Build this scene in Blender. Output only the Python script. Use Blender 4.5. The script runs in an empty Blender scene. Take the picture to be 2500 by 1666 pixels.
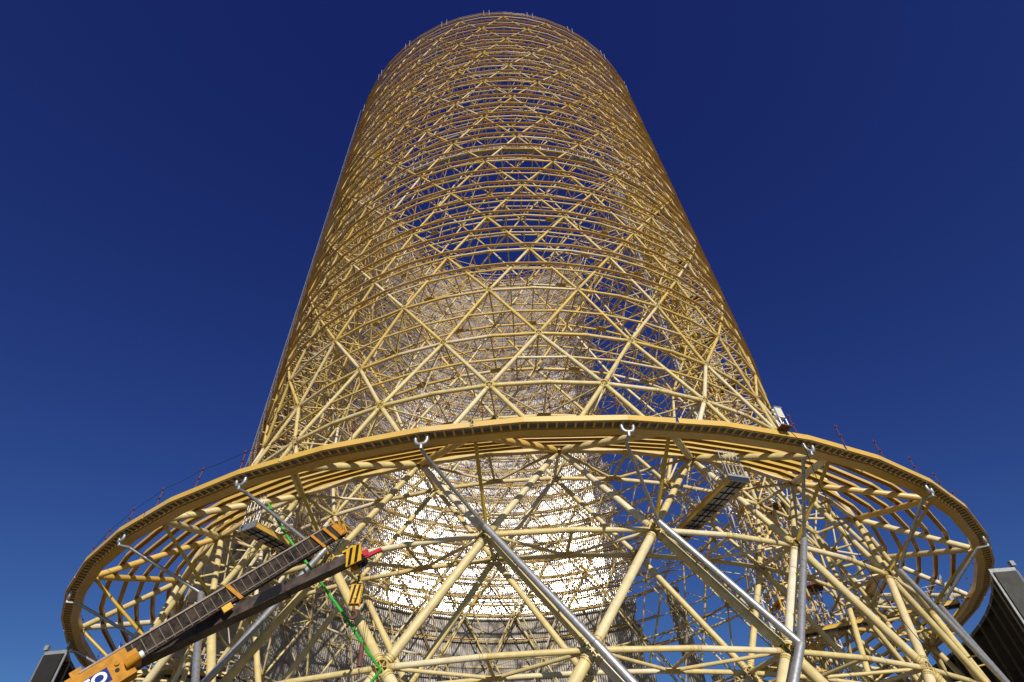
import bpy, math, random
import numpy as np
from mathutils import Vector, Matrix, Quaternion

random.seed(7)
rng = np.random.default_rng(7)
scene = bpy.context.scene
col = scene.collection

# ------------------------------------------------------------------ camera
U = 25.0                      # shell radius of the tower in metres
CZ = 1.6                      # eye height
DIST = 2.0709 * U             # tower axis distance
FPX = 1385.95                  # focal length in pixels of the 2500 px photograph
PITCH, ROLL, YAW = 0.80256, -0.065146, 0.00064
cy, sy, cp, sp = math.cos(YAW), math.sin(YAW), math.cos(PITCH), math.sin(PITCH)
_fw = Vector((sy * cp, cy * cp, sp)); _rt = Vector((cy, -sy, 0)); _up = _rt.cross(_fw)
c_, s_ = math.cos(ROLL), math.sin(ROLL)
RT = c_ * _rt + s_ * _up; UP = -s_ * _rt + c_ * _up; FW = _fw
camd = bpy.data.cameras.new('camera'); cam = bpy.data.objects.new('camera', camd); col.objects.link(cam)
camd.sensor_width = 36.0; camd.lens = FPX / 2500 * 36.0; camd.clip_start = 0.3; camd.clip_end = 4000
cam.matrix_world = Matrix((( RT.x, UP.x, -FW.x, 0), (RT.y, UP.y, -FW.y, 0), (RT.z, UP.z, -FW.z, CZ), (0, 0, 0, 1)))
scene.camera = cam

# ------------------------------------------------------------------ light
SUN_EL, SUN_AZ = math.radians(23.0), math.radians(14.0)       # azimuth: to the right of straight behind the camera
sdir = Vector((math.sin(SUN_AZ) * math.cos(SUN_EL), -math.cos(SUN_AZ) * math.cos(SUN_EL), math.sin(SUN_EL)))
sund = bpy.data.lights.new('sun', 'SUN'); sund.energy = 4.6; sund.angle = math.radians(0.5); sund.color = (1.0, 0.93, 0.82)
sun = bpy.data.objects.new('sun', sund); col.objects.link(sun)
sun.rotation_euler = sdir.to_track_quat('Z', 'Y').to_euler()
world = bpy.data.worlds.new('World'); scene.world = world; world.use_nodes = True
wn = world.node_tree.nodes; wl = world.node_tree.links; wn.clear()
sky = wn.new('ShaderNodeTexSky'); sky.sky_type = 'NISHITA'; sky.sun_disc = False
sky.sun_elevation = SUN_EL; sky.sun_rotation = math.pi - SUN_AZ
sky.altitude = 1500; sky.air_density = 1.0; sky.dust_density = 0.3; sky.ozone_density = 5.0
bg = wn.new('ShaderNodeBackground'); bg.inputs['Strength'].default_value = 0.085
out = wn.new('ShaderNodeOutputWorld')
# colour response of the photograph's camera (deep saturated blue), the same for the whole sky
sep = wn.new('ShaderNodeSeparateColor'); com = wn.new('ShaderNodeCombineColor'); wl.new(sky.outputs[0], sep.inputs[0])
for i, (e_, k_) in enumerate(((1.30, .465), (1.42, .425), (.91, 1.0))):
    pw_ = wn.new('ShaderNodeMath'); pw_.operation = 'POWER'; pw_.inputs[1].default_value = e_
    ml_ = wn.new('ShaderNodeMath'); ml_.operation = 'MULTIPLY'; ml_.inputs[1].default_value = k_
    wl.new(sep.outputs[i], pw_.inputs[0]); wl.new(pw_.outputs[0], ml_.inputs[0]); wl.new(ml_.outputs[0], com.inputs[i])
wl.new(com.outputs[0], bg.inputs['Color']); wl.new(bg.outputs[0], out.inputs[0])
vs = scene.view_settings; vs.view_transform = 'Standard'; vs.look = 'None'; vs.gamma = 1.0; vs.use_curve_mapping = False; vs.exposure = 0.0
scene.cycles.max_bounces = 6

# ------------------------------------------------------------------ helpers
def proj(P):
    d = Vector(P) - Vector((0, 0, CZ)); w = d.dot(FW)
    if w <= 0.2: return None
    return (1250 + FPX * d.dot(RT) / w, 833 - FPX * d.dot(UP) / w, w)

def pixel(x, y, depth):
    """world point at a given depth on a line of sight (used only to measure positions)"""
    return Vector((0, 0, CZ)) + depth * (FW + (x - 1250) / FPX * RT + (833 - y) / FPX * UP)

TH0 = -0.05687
STEP = math.radians(3.75)
def TH(j): return TH0 + j * STEP
AX = Vector((0, DIST, 0))
def W(j, r, h):
    t = TH(j)
    return Vector((U * r * math.sin(t), DIST - U * r * math.cos(t), CZ + U * h))

def material(name, base, rough=0.5, metal=0.0, noise=0.0, scale=3.0, vary=0.0, bump=0.0, dark=None, spec=0.5):
    m = bpy.data.materials.new(name); m.use_nodes = True
    nt = m.node_tree; n = nt.nodes; l = nt.links
    b = n['Principled BSDF']; b.inputs['Roughness'].default_value = rough; b.inputs['Metallic'].default_value = metal
    b.inputs['Specular IOR Level'].default_value = spec
    b.inputs['Base Color'].default_value = (*base, 1)
    last = None
    if noise > 0:
        tc = n.new('ShaderNodeNewGeometry'); no = n.new('ShaderNodeTexNoise'); no.inputs['Scale'].default_value = scale
        no.inputs['Detail'].default_value = 6; no.inputs['Roughness'].default_value = 0.65
        l.new(tc.outputs['Position'], no.inputs['Vector'])
        cr = n.new('ShaderNodeValToRGB'); cr.color_ramp.elements[0].position = 0.35; cr.color_ramp.elements[1].position = 0.62
        d = dark or tuple(c * (1 - noise) for c in base)
        cr.color_ramp.elements[0].color = (*d, 1); cr.color_ramp.elements[1].color = (*base, 1)
        l.new(no.outputs['Fac'], cr.inputs[0]); last = cr.outputs[0]
        mr = n.new('ShaderNodeMapRange'); mr.inputs['To Min'].default_value = rough * 1.25; mr.inputs['To Max'].default_value = rough * 0.8
        l.new(no.outputs['Fac'], mr.inputs[0]); l.new(mr.outputs[0], b.inputs['Roughness'])
        if bump > 0:
            bp = n.new('ShaderNodeBump'); bp.inputs['Strength'].default_value = bump; bp.inputs['Distance'].default_value = 0.02
            l.new(no.outputs['Fac'], bp.inputs['Height']); l.new(bp.outputs[0], b.inputs['Normal'])
    if vary > 0:
        # two tones of paint mixed member by member: object random (single parts) plus the mesh's own tone (joined parts)
        oi = n.new('ShaderNodeObjectInfo'); at = n.new('ShaderNodeAttribute'); at.attribute_name = 'tone'
        ad = n.new('ShaderNodeMath'); ad.operation = 'ADD'; l.new(oi.outputs['Random'], ad.inputs[0]); l.new(at.outputs['Fac'], ad.inputs[1])
        fr = n.new('ShaderNodeMath'); fr.operation = 'FRACT'; l.new(ad.outputs[0], fr.inputs[0])
        hs = n.new('ShaderNodeHueSaturation')
        pw = n.new('ShaderNodeMath'); pw.operation = 'POWER'; pw.inputs[1].default_value = 3.5; l.new(fr.outputs[0], pw.inputs[0]); fr = pw   # most members golden, a few pale
        m1 = n.new('ShaderNodeMapRange'); m1.inputs['To Min'].default_value = 1 + vary * 0.15; m1.inputs['To Max'].default_value = 1 - vary
        m2 = n.new('ShaderNodeMapRange'); m2.inputs['To Min'].default_value = 1 - vary * 0.10; m2.inputs['To Max'].default_value = 1 + vary * 0.25
        l.new(fr.outputs[0], m1.inputs[0]); l.new(fr.outputs[0], m2.inputs[0])
        l.new(m1.outputs[0], hs.inputs['Saturation']); l.new(m2.outputs[0], hs.inputs['Value'])
        if last: l.new(last, hs.inputs['Color'])
        else: hs.inputs['Color'].default_value = (*base, 1)
        last = hs.outputs[0]
    if last: l.new(last, b.inputs['Base Color'])
    return m

CREAM = material('paint_cream', (0.72, 0.585, 0.29), 0.46, noise=0.20, scale=2.6, vary=0.45, spec=0.38)
TAN = material('paint_tan', (0.70, 0.505, 0.175), 0.44, noise=0.18, scale=2.2, vary=0.5, spec=0.4)
OCHRE = material('paint_ochre', (0.70, 0.485, 0.145), 0.42, noise=0.16, scale=2.2, vary=0.5, spec=0.4)
GOLD = material('paint_gold', (0.66, 0.43, 0.10), 0.36, noise=0.08, scale=1.0, vary=0.15)
MUSTARD = material('paint_mustard', (0.60, 0.40, 0.06), 0.40, noise=0.08, vary=0.1)
PURL = material('paint_purlin', (0.50, 0.32, 0.12), 0.30, noise=0.1, vary=0.35)
HUB = material('paint_hub', (0.62, 0.46, 0.15), 0.42, noise=0.25, scale=4, vary=0.2)
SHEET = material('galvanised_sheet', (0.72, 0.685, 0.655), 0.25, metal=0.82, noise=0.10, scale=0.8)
SHEET2 = material('out_of_glare_sheet', (0.33, 0.30, 0.275), 0.5, metal=0.55, noise=0.15, scale=0.8)  # cladding below the kink: its missing sun glare is painted in as darker colour
SILVER = material('galvanised_pipe', (0.47, 0.475, 0.49), 0.46, metal=0.65, noise=0.32, scale=7)
RAIL = material('rail_silver', (0.58, 0.58, 0.60), 0.5, metal=0.4)
DARKP = material('gutter_grey', (0.16, 0.17, 0.17), 0.6)  # plain dark grey panel of the gutter floor
GRATE = material('grating_grey', (0.30, 0.31, 0.32), 0.6, metal=0.3, noise=0.25, scale=5)
MESHD = material('expanded_mesh', (0.42, 0.43, 0.44), 0.6, noise=0.2, scale=9)
_n = MESHD.node_tree.nodes; _l = MESHD.node_tree.links
_t = _n.new('ShaderNodeBsdfTranslucent'); _t.inputs[0].default_value = (.5, .5, .5, 1); _m = _n.new('ShaderNodeMixShader'); _m.inputs[0].default_value = .5
_l.new(_n['Principled BSDF'].outputs[0], _m.inputs[1]); _l.new(_t.outputs[0], _m.inputs[2]); _l.new(_m.outputs[0], _n['Material Output'].inputs[0])
RED = material('red_oxide', (0.15, 0.028, 0.02), 0.6, noise=0.3, scale=8)
BLACK = material('black_steel', (0.010, 0.010, 0.013), 0.6, spec=0.2)
FIN = material('finned_bundle', (0.009, 0.008, 0.0065), 0.6, noise=0.4, scale=2)
FINB = material('finned_cover', (0.017, 0.015, 0.011), 0.6, noise=0.35, scale=2)
POSTD = material('frame_brown', (0.085, 0.075, 0.06), 0.6, noise=0.3, scale=3)
WHITE = material('white_paint', (0.8, 0.8, 0.78), 0.4)
ORANGE = material('crane_orange', (0.52, 0.225, 0.010), 0.6, noise=0.3, scale=5, spec=0.25)
YELLOW = material('crane_yellow', (0.72, 0.40, 0.01), 0.5, noise=0.2, scale=6, spec=0.3)
BOOM = material('boom_brown', (0.060, 0.044, 0.034), 0.75, noise=0.55, scale=3.5, dark=(0.010, 0.009, 0.010), bump=0.3, spec=0.12)
BOOM2 = material('boom_dark', (0.105, 0.080, 0.068), 0.42, noise=0.35, scale=2.5, dark=(0.035, 0.027, 0.025), spec=0.15)
BLUE = material('plate_blue', (0.012, 0.035, 0.20), 0.7, spec=0.15)
GREEN = material('green_hose', (0.03, 0.42, 0.04), 0.45, noise=0.3, scale=2)
PINK = material('red_sheave', (0.50, 0.03, 0.05), 0.45)
RUST = material('rusty_steel', (0.16, 0.06, 0.035), 0.7, noise=0.4, scale=12)
SAND = material('desert_gravel', (0.17, 0.135, 0.10), 0.95, noise=0.35, scale=0.4)

def new_mesh(name, verts, faces, mat, smooth=True, tone=None):
    me = bpy.data.meshes.new(name)
    verts = np.asarray(verts, dtype=np.float32).reshape(-1, 3)
    if isinstance(faces, np.ndarray):
        nf, k = faces.shape
        me.vertices.add(len(verts)); me.vertices.foreach_set('co', verts.ravel())
        me.loops.add(nf * k); me.loops.foreach_set('vertex_index', faces.astype(np.int32).ravel())
        me.polygons.add(nf); me.polygons.foreach_set('loop_start', np.arange(0, nf * k, k, dtype=np.int32))
        me.update(calc_edges=True)
    else:
        me.from_pydata([tuple(v) for v in verts], [], faces); me.update()
    me.polygons.foreach_set('use_smooth', np.full(len(me.polygons), smooth))
    if tone is not None:
        a = me.attributes.new('tone', 'FLOAT', 'POINT'); a.data.foreach_set('value', np.asarray(tone, dtype=np.float32))
    me.materials.append(mat)
    return me

def link(name, me, parent=None, mat=None, **props):
    o = bpy.data.objects.new(name, me); col.objects.link(o)
    M = mat if mat is not None else Matrix.Identity(4)
    if parent is not None:
        o.parent = parent; M = world_of[parent.name].inverted() @ M
    o.matrix_basis = M
    world_of[o.name] = (world_of[parent.name] @ M) if parent is not None else M
    for k, v in props.items(): o[k] = v
    return o
world_of = {}

def empty(name, loc, label=None, category=None, group=None):
    o = bpy.data.objects.new(name, None); col.objects.link(o); o.location = loc; o.empty_display_size = 0.5
    world_of[o.name] = Matrix.Translation(loc)
    tag(o, label, category, group)
    return o

def tag(o, label=None, category=None, group=None):
    if label: o['label'] = label
    if category: o['category'] = category
    if group: o['group'] = group
    return o

# --- mesh accumulator (points in world coordinates) -------------------------------------------------
class MB:
    def __init__(s): s.v = []; s.f = []
    def add(s, vs, fs):
        o = len(s.v); s.v += [tuple(v) for v in vs]; s.f += [tuple(i + o for i in f) for f in fs]; return s
    def box(s, c, x, y, z):
        """box with centre c and three half-extent vectors"""
        c, x, y, z = Vector(c), Vector(x), Vector(y), Vector(z)
        P = [c + a * x + b * y + d * z for d in (-1, 1) for b in (-1, 1) for a in (-1, 1)]
        F = [(0, 2, 3, 1), (4, 5, 7, 6), (0, 1, 5, 4), (2, 6, 7, 3), (0, 4, 6, 2), (1, 3, 7, 5)]
        if x.cross(y).dot(z) < 0: F = [tuple(reversed(f)) for f in F]
        return s.add(P, F)
    def bar(s, a, b, w, h=None, upv=None):
        """rectangular bar from a to b, w wide, h tall"""
        a, b = Vector(a), Vector(b); d = b - a; L = d.length
        if L < 1e-6: return s
        h = h or w; z = d / L; u = Vector(upv) if upv is not None else (Vector((0, 0, 1)) if abs(z.z) < 0.95 else Vector((1, 0, 0)))
        x = z.cross(u).normalized(); y = x.cross(z).normalized()
        return s.box((a + b) / 2, x * w / 2, y * h / 2, z * L / 2)
    def tube(s, a, b, r, n=8, caps=True, r2=None):
        a, b = Vector(a), Vector(b); d = b - a; L = d.length
        if L < 1e-6: return s
        z = d / L; u = Vector((0, 0, 1)) if abs(z.z) < 0.95 else Vector((1, 0, 0)); x = z.cross(u).normalized(); y = x.cross(z)
        r2 = r if r2 is None else r2
        P = []; 
        for c, rr in ((a, r), (b, r2)):
            for i in range(n):
                t = 2 * math.pi * i / n; P.append(c + rr * (math.cos(t) * x + math.sin(t) * y))
        F = [(i, (i + 1) % n, n + (i + 1) % n, n + i) for i in range(n)]
        if caps: F += [tuple(reversed(range(n))), tuple(range(n, 2 * n))]
        return s.add(P, F)
    def path(s, pts, r, n=10, caps=True):
        """tube along a polyline with mitred joints"""
        pts = [Vector(p) for p in pts]; m = len(pts); rings = []
        prev = None
        for i, p in enumerate(pts):
            if i == 0: t = (pts[1] - p).normalized()
            elif i == m - 1: t = (p - pts[i - 1]).normalized()
            else: t = ((pts[i + 1] - p).normalized() + (p - pts[i - 1]).normalized()).normalized()
            if prev is None:
                u = Vector((0, 0, 1)) if abs(t.z) < 0.9 else Vector((1, 0, 0)); x = t.cross(u).normalized()
            else:
                x = (prev - t * prev.dot(t)).normalized()
            prev = x; y = t.cross(x)
            rings.append([p + r * (math.cos(2 * math.pi * k / n) * x + math.sin(2 * math.pi * k / n) * y) for k in range(n)])
        P = [v for rg in rings for v in rg]
        F = [(i * n + k, i * n + (k + 1) % n, (i + 1) * n + (k + 1) % n, (i + 1) * n + k) for i in range(m - 1) for k in range(n)]
        if caps: F += [tuple(reversed(range(n))), tuple(range((m - 1) * n, m * n))]
        return s.add(P, F)
    def build(s, name, mat, parent=None, smooth=False, **props):
        if parent is not None: base = world_of[parent.name]
        else: base = Matrix.Identity(4)
        inv = base.inverted()
        me = new_mesh(name, [inv @ Vector(v) for v in s.v], s.f, mat, smooth)
        if smooth:
            me.set_sharp_from_angle(angle=math.radians(40))
        return link(name, me, parent, base, **props)

def arc_pts(a, corner, b, n=5):
    a, corner, b = Vector(a), Vector(corner), Vector(b)
    return [(1 - t) ** 2 * a + 2 * t * (1 - t) * corner + t * t * b for t in [i / n for i in range(n + 1)]]

# ------------------------------------------------------------------ ground (with haze-free horizon)
g = MB(); g.add([(-3000, -3000, 0), (3000, -3000, 0), (3000, 3000, 0), (-3000, 3000, 0)], [(0, 1, 2, 3)])
gr = g.build('ground', SAND); gr['kind'] = 'structure'
pad = MB(); n = 96
pad.add([(1.75 * U * math.sin(2 * math.pi * i / n), DIST + 1.75 * U * math.cos(2 * math.pi * i / n), 0.004) for i in range(n)], [tuple(reversed(range(n)))])
pd = pad.build('concrete_pad', material('concrete', (0.17, 0.15, 0.125), 0.9, noise=0.2, scale=0.5)); pd['kind'] = 'structure'

# ==================================================================== THE TOWER
tower = empty('cooling_tower', AX, 'huge unfinished tower of cream yellow steel tubes with a flared eave ring', 'cooling tower')

KTOP = 26
def hk(k):
    t = {-12: 0.068, -11: 0.171, -10: 0.2748, -9: 0.3785, -8: 0.4823, -7: 0.58, -6: 0.6775, -5: 0.7907, -4: 0.9039, -3: 1.0164, -2: 1.1288, -1: 1.2230}
    return t[k] if k in t else 1.3171 + 0.09776 * k + 0.000227 * k * k
def ro(k):
    t = {-12: 1.219, -11: 1.199, -10: 1.1791, -9: 1.159, -8: 1.1391, -7: 1.119, -6: 1.0993, -5: 1.078, -4: 1.0571, -3: 1.031, -2: 1.006, -1: 1.010}
    r = t.get(k, 1.0146 + .00147 * k)
    return r * (0.998 if k % 2 else 1.0)
def ri(k):
    t = {-12: 1.11, -10: 1.075, -8: 1.041, -6: 0.996, -4: 0.930, -3: 0.895, -2: 0.865, -1: .867}
    return t.get(k, 0.870 + .00147 * k)

members = {}          # kind -> list of (p0, p1, radius, material)
def member(kind, a, b, r, mat, trim=0.0, trim2=None):
    d = (b - a); L = d.length; d = d / L
    t2 = trim if trim2 is None else trim2
    members.setdefault(kind, []).append((a + d * trim, b - d * t2, r, mat))
hubs = []             # (point, radial axis angle, size, inner?)

def rad(kind, k):
    if kind == 'ring': return {-12: .0048, -10: .0044, -8: .0051, -6: .0051, -4: .0054, -2: .0049, 0: .0043}.get(k, .0033 if k > 16 else .0035)
    if kind == 'diag': return {-12: .0090, -10: .0076, -8: .0062, -6: .0057, -4: .0052, -2: .0048, 0: .0045, 2: .0042}.get(k, .0039 if k < 12 else .0036)
    if kind == 'odd': return .0033 if k < 1 else .0029
    if kind == 'web': return .0029 if k <= -6 else .0020

for k in range(-12, KTOP + 1):
    even = k % 2 == 0
    mat = CREAM if k <= -4 else (TAN if k < 6 else OCHRE)
    hubr = 0.30 if k <= -8 else (0.26 if k <= -2 else 0.22)
    if even:
        j0 = 0 if k % 4 == 0 else 2
        for q in range(24):
            j = j0 + 4 * q
            A, M_, B = W(j, ro(k), hk(k)), W(j + 2, ro(k), hk(k)), W(j + 4, ro(k), hk(k))
            a, m_, b = W(j, ri(k), hk(k)), W(j + 2, ri(k), hk(k)), W(j + 4, ri(k), hk(k))
            if k > -12:
                R = rad('ring', k) * U
                member('ring_tube', A, M_, R, mat, hubr, -R * .1); member('ring_tube', M_, B, R, mat, -R * .1, hubr)
                member('inner_ring_tube', a, m_, R * .85, mat, hubr * .8, -.02); member('inner_ring_tube', m_, b, R * .85, mat, -.02, hubr * .8)
                w = rad('web', k) * U
                member('web_strut', A, a, w * 1.15, mat, .1); member('web_strut', M_, m_, w, mat, .05)
                member('web_strut', m_, A, w, mat, .05, .2); member('web_strut', m_, B, w, mat, .05, .2)
                hubs.append((A, TH(j), hubr, mat)); hubs.append((a, TH(j), hubr * .85, mat))
            if k < KTOP:
                R = rad('diag', k) * U
                for s in (-2, 2):
                    member('diagonal_tube', A, W(j + s, ro(k + 2), hk(k + 2)), R, mat, 0 if k == -12 else hubr, hubr)
                    member('inner_diagonal_tube', a, W(j + s, ri(k + 2), hk(k + 2)), R * .72, mat, 0 if k == -12 else hubr * .8, hubr * .8)
                # brace between the two shells
                if k >= -6:
                    member('shell_brace', a, W(j + 2, ro(k + 2), hk(k + 2)), rad('web', k) * U * .72, mat, .2)
    elif k >= -3:
        for q in range(48):
            j = 1 + 2 * q
            A, B = W(j, ro(k), hk(k)), W(j + 2, ro(k), hk(k)); a, b = W(j, ri(k) * .998, hk(k)), W(j + 2, ri(k) * .998, hk(k))
            R = rad('odd', k) * U; w = rad('web', k) * U
            member('ring_tube', A, B, R, mat, .12)
            if k >= -1 : member('inner_ring_tube', a, b, R * .85, mat, .08)
            member('web_strut', A, a, w, mat, .08)
            if k >= -1: member('web_strut', a, B, w * .85, mat, .1) if q % 2 else None

# top rim cap rings and rods
for q in range(48):
    j = 2 * q
    member('top_rail', W(j, 1.064, hk(26) + .028), W(j + 2, 1.064, hk(26) + .028), .05, PURL)
    member('top_rail', W(j, 1.064, hk(26) + .055), W(j + 2, 1.064, hk(26) + .055), .035, PURL)
for q in range(24):
    for d in (-.25, .25):
        j = 4 * q + .5 + d
        member('rim_rod', W(j, 1.064, hk(26) - .01), W(j, 1.07, hk(26) + .085), .025, RAIL)

# roof: rafters from the ring hubs out to the gutter beam, and raking struts
RF, HF = 1.2913, 0.5868
for q in range(24):
    j = 4 * q
    F = W(j, RF, HF)
    for s in (-2, 2):
        member('rafter_tube', W(j + s, ro(-6), hk(-6)), F, .0069 * U, GOLD if q % 3 == 0 else CREAM, .30, .28)
    member('eave_strut', F, W(j, ro(-8), hk(-8)), .0033 * U, MUSTARD, .2, .3)

def collars():
    C = []
    for kind, w in (('ring_tube', .05), ('inner_ring_tube', .04), ('diagonal_tube', .05), ('inner_diagonal_tube', .05)):
        for a, b, r, mt in members[kind]:
            d = (b - a).normalized()
            for p, e in ((a, d), (b, -d)):
                c = p + e * .10
                C.append((c - d * w / 2, c + d * w / 2, r * 1.16, HUB))
                c = p + e * .20
                C.append((c - d * w / 2, c + d * w / 2, r * 1.16, HUB))
    for kind in ('ring_tube', 'diagonal_tube'):
        for a, b, r, mt in members[kind]:
            if (a - Vector((0, 0, CZ))).length > 45 or r < .1: continue
            L = (b - a).length; d = (b - a) / L
            for f in (random.uniform(.28, .4), random.uniform(.62, .75)):
                c = a + d * L * f; C.append((c - d * .012, c + d * .012, r * 1.035, HUB))
    return C

def unit_cyl(mat, n=14):
    P = [(math.cos(2 * math.pi * i / n), math.sin(2 * math.pi * i / n), z) for z in (0, 1) for i in range(n)]
    F = [(i, (i + 1) % n, n + (i + 1) % n, n + i) for i in range(n)] + [tuple(reversed(range(n))), tuple(range(n, 2 * n))]
    me = new_mesh('tube', P, F, mat, True)
    me.set_sharp_from_angle(angle=math.radians(40))
    return me
_cyl = {}
def tube_matrix(a, b, r):
    d = b - a
    q = d.to_track_quat('Z', 'Y')
    return Matrix.Translation(a) @ q.to_matrix().to_4x4() @ Matrix.Diagonal((r, r, d.length, 1))

def shown(a, b, r):
    pa, pb = proj(a), proj(b)
    if not pa or not pb: return 0
    ok = 0
    for t in (0, .5, 1):
        x = pa[0] + t * (pb[0] - pa[0]); y = pa[1] + t * (pb[1] - pa[1])
        ok += (-30 < x < 2530 and -30 < y < 1700)
    if not ok: return 0
    return math.hypot(pa[0] - pb[0], pa[1] - pb[1]) * r / (.5 * (pa[2] + pb[2]))

def stuff_tubes(name, lst, parent, n):
    A = np.array([tuple(m[0]) for m in lst]); B = np.array([tuple(m[1]) for m in lst]); R = np.array([m[2] for m in lst])
    d = B - A; L = np.linalg.norm(d, axis=1, keepdims=True); z = d / L
    u = np.where(np.abs(z[:, 2:3]) < .95, np.array([[0, 0, 1.]]), np.array([[1., 0, 0]]))
    x = np.cross(z, u); x /= np.linalg.norm(x, axis=1, keepdims=True); y = np.cross(x, z) * -1
    t = 2 * np.pi * np.arange(n) / n
    ring = (np.cos(t)[None, :, None] * x[:, None, :] + np.sin(t)[None, :, None] * y[:, None, :]) * R[:, None, None]
    V = np.concatenate([A[:, None] + ring, B[:, None] + ring], axis=1)      # m, 2n, 3
    m = len(lst); i = np.arange(n); f = np.stack([i, (i + 1) % n, n + (i + 1) % n, n + i], -1)
    F = (f[None] + (np.arange(m) * 2 * n)[:, None, None]).reshape(-1, 4)
    V = V.reshape(-1, 3) - np.array(tuple(AX))
    tone = np.repeat(rng.random(m), 2 * n)
    me = new_mesh(name, V, F, lst[0][3], True, tone)
    return link(name, me, parent, world_of[parent.name], kind='stuff')

stuff_tubes('bolted_collars', collars(), tower, 8)
LIM = 290
for kind, lst in members.items():
    lst = sorted(lst, key=lambda m: -shown(m[0], m[1], m[2]))
    if kind == 'web_strut' or kind == 'shell_brace': lim = 200
    else: lim = LIM
    vis = lst[:lim]
    for a, b, r, mt in vis:
        key = mt.name
        if key not in _cyl: _cyl[key] = unit_cyl(mt)
        link(kind, _cyl[key], tower, tube_matrix(a, b, r))
    rest = lst[lim:]
    for mt in (CREAM, TAN, OCHRE, PURL, GOLD, MUSTARD, RAIL):
        sub = [m for m in rest if m[3] is mt]
        if sub: stuff_tubes(kind + 's', sub, tower, 8)

gus = []
for k in range(-10, 13, 2):
    j0 = 0 if k % 4 == 0 else 2
    for q in range(24):
        j = j0 + 4 * q + 2; gus.append((W(j, ri(k), hk(k)), TH(j), k))
gus.sort(key=lambda g_: -shown(g_[0], g_[0] + Vector((0, 0, .3)), .3))
_gm = MB(); _gm.add([(-.55, .05, -.02), (.55, .05, -.02), (.30, -.32, -.02), (-.30, -.32, -.02), (-.55, .05, .02), (.55, .05, .02), (.30, -.32, .02), (-.30, -.32, .02)],
    [(0, 1, 2, 3), (7, 6, 5, 4), (0, 4, 5, 1), (1, 5, 6, 2), (2, 6, 7, 3), (3, 7, 4, 0)])
_gm = new_mesh('gusset_plate', _gm.v, _gm.f, HUB, False)
for p_, t_, k_ in gus[:140]: link('gusset_plate', _gm, tower, Matrix.Translation(p_) @ Matrix.Rotation(t_, 4, 'Z'))

# --- hubs: open octagonal drums with spokes -----------------------------------------------------------
def hub_mesh(mat, size):
    m = MB(); n = 12; R = size; r = size * .80; w = size * .42
    for y, s in ((-w, 1), (w, -1)):
        pass
    P = []
    for rr in (R, r):
        for y in (-w, w):
            for i in range(n):
                t = 2 * math.pi * (i + .5) / n; P.append((rr * math.cos(t), y, rr * math.sin(t)))
    F = []
    for i in range(n):
        k = (i + 1) % n
        F += [(i, n + i, n + k, k), (2 * n + i, 2 * n + k, 3 * n + k, 3 * n + i), (i, k, 2 * n + k, 2 * n + i), (n + i, 3 * n + i, 3 * n + k, n + k)]
    m.add(P, F)
    for a in range(6):
        t = math.pi / 3 * a
        e = Vector((math.cos(t), 0, math.sin(t)))
        m.bar((0, 0, 0), e * r * 1.02, w * 1.5, .035, upv=(-math.sin(t), 0, math.cos(t)))
        # end flange where a member is bolted on
        m.tube(e * (R * .97), e * (R * 1.22), size * .40, 8, True)
    return new_mesh('hub', m.v, m.f, mat, False)
_hub = {}
hl = sorted(hubs, key=lambda h: -shown(h[0], h[0] + Vector((0, 0, .5)), h[2]))
def hub_matrix(h): return Matrix.Translation(h[0]) @ Matrix.Rotation(h[1], 4, 'Z')
for h in hl[:290]:
    key = round(h[2], 3)
    if key not in _hub: _hub[key] = hub_mesh(HUB, h[2])
    link('node_hub', _hub[key], tower, hub_matrix(h))
rest = MB(); base = {}
V = []; Fq = []; off = 0
for h in hl[290:]:
    n = 8; R = h[2]; w = R * .42
    M_ = Matrix.Translation(h[0] - AX) @ Matrix.Rotation(h[1], 4, 'Z')
    for rr in (R, R * .78):
        for y in (-w, w):
            for i in range(n):
                t = 2 * math.pi * (i + .5) / n; V.append(tuple(M_ @ Vector((rr * math.cos(t), y, rr * math.sin(t)))))
    for i in range(n):
        k = (i + 1) % n
        Fq += [(off + i, off + n + i, off + n + k, off + k), (off + 2 * n + i, off + 2 * n + k, off + 3 * n + k, off + 3 * n + i),
               (off + i, off + k, off + 2 * n + k, off + 2 * n + i), (off + n + i, off + 3 * n + i, off + 3 * n + k, off + n + k)]
    off += 4 * n
link('node_hubs', new_mesh('node_hubs', V, np.array(Fq), HUB, False), tower, world_of[tower.name], kind='stuff')

# --- ring segments: one mesh per level, turned about the axis -----------------------------------------
def ring_seg(prof, mat, half=1.0, name='segment'):
    """straight member of a 48-gon spanning +-half*3.75 deg; prof = closed list of (radius m, z m)"""
    t = half * STEP; n = len(prof); P = []
    for s in (-t, t):
        for r, z in prof:
            x = r * math.tan(s) * math.cos(t) if True else 0
            P.append((r * math.sin(s), -r * math.cos(t), z))
    F = [(i, n + i, n + (i + 1) % n, (i + 1) % n) for i in range(n)]
    F += [tuple(range(n)), tuple(reversed(range(n, 2 * n)))]
    return new_mesh(name, P, F, mat, False)
def seg_matrix(j): return Matrix.Translation((0, DIST, CZ)) @ Matrix.Rotation(TH(j), 4, 'Z')

def channel(r, z, w, d, t=.03):
    """inverted U profile, w wide, d deep, open towards the ground"""
    return [(r - w/2, z), (r + w/2, z), (r + w/2, z - d), (r + w/2 - t, z - d), (r + w/2 - t, z - t), (r - w/2 + t, z - t), (r - w/2 + t, z - d), (r - w/2, z - d)]
def boxp(r0, r1, z0, z1): return [(r0, z1), (r1, z1), (r1, z0), (r0, z0)]

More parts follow.
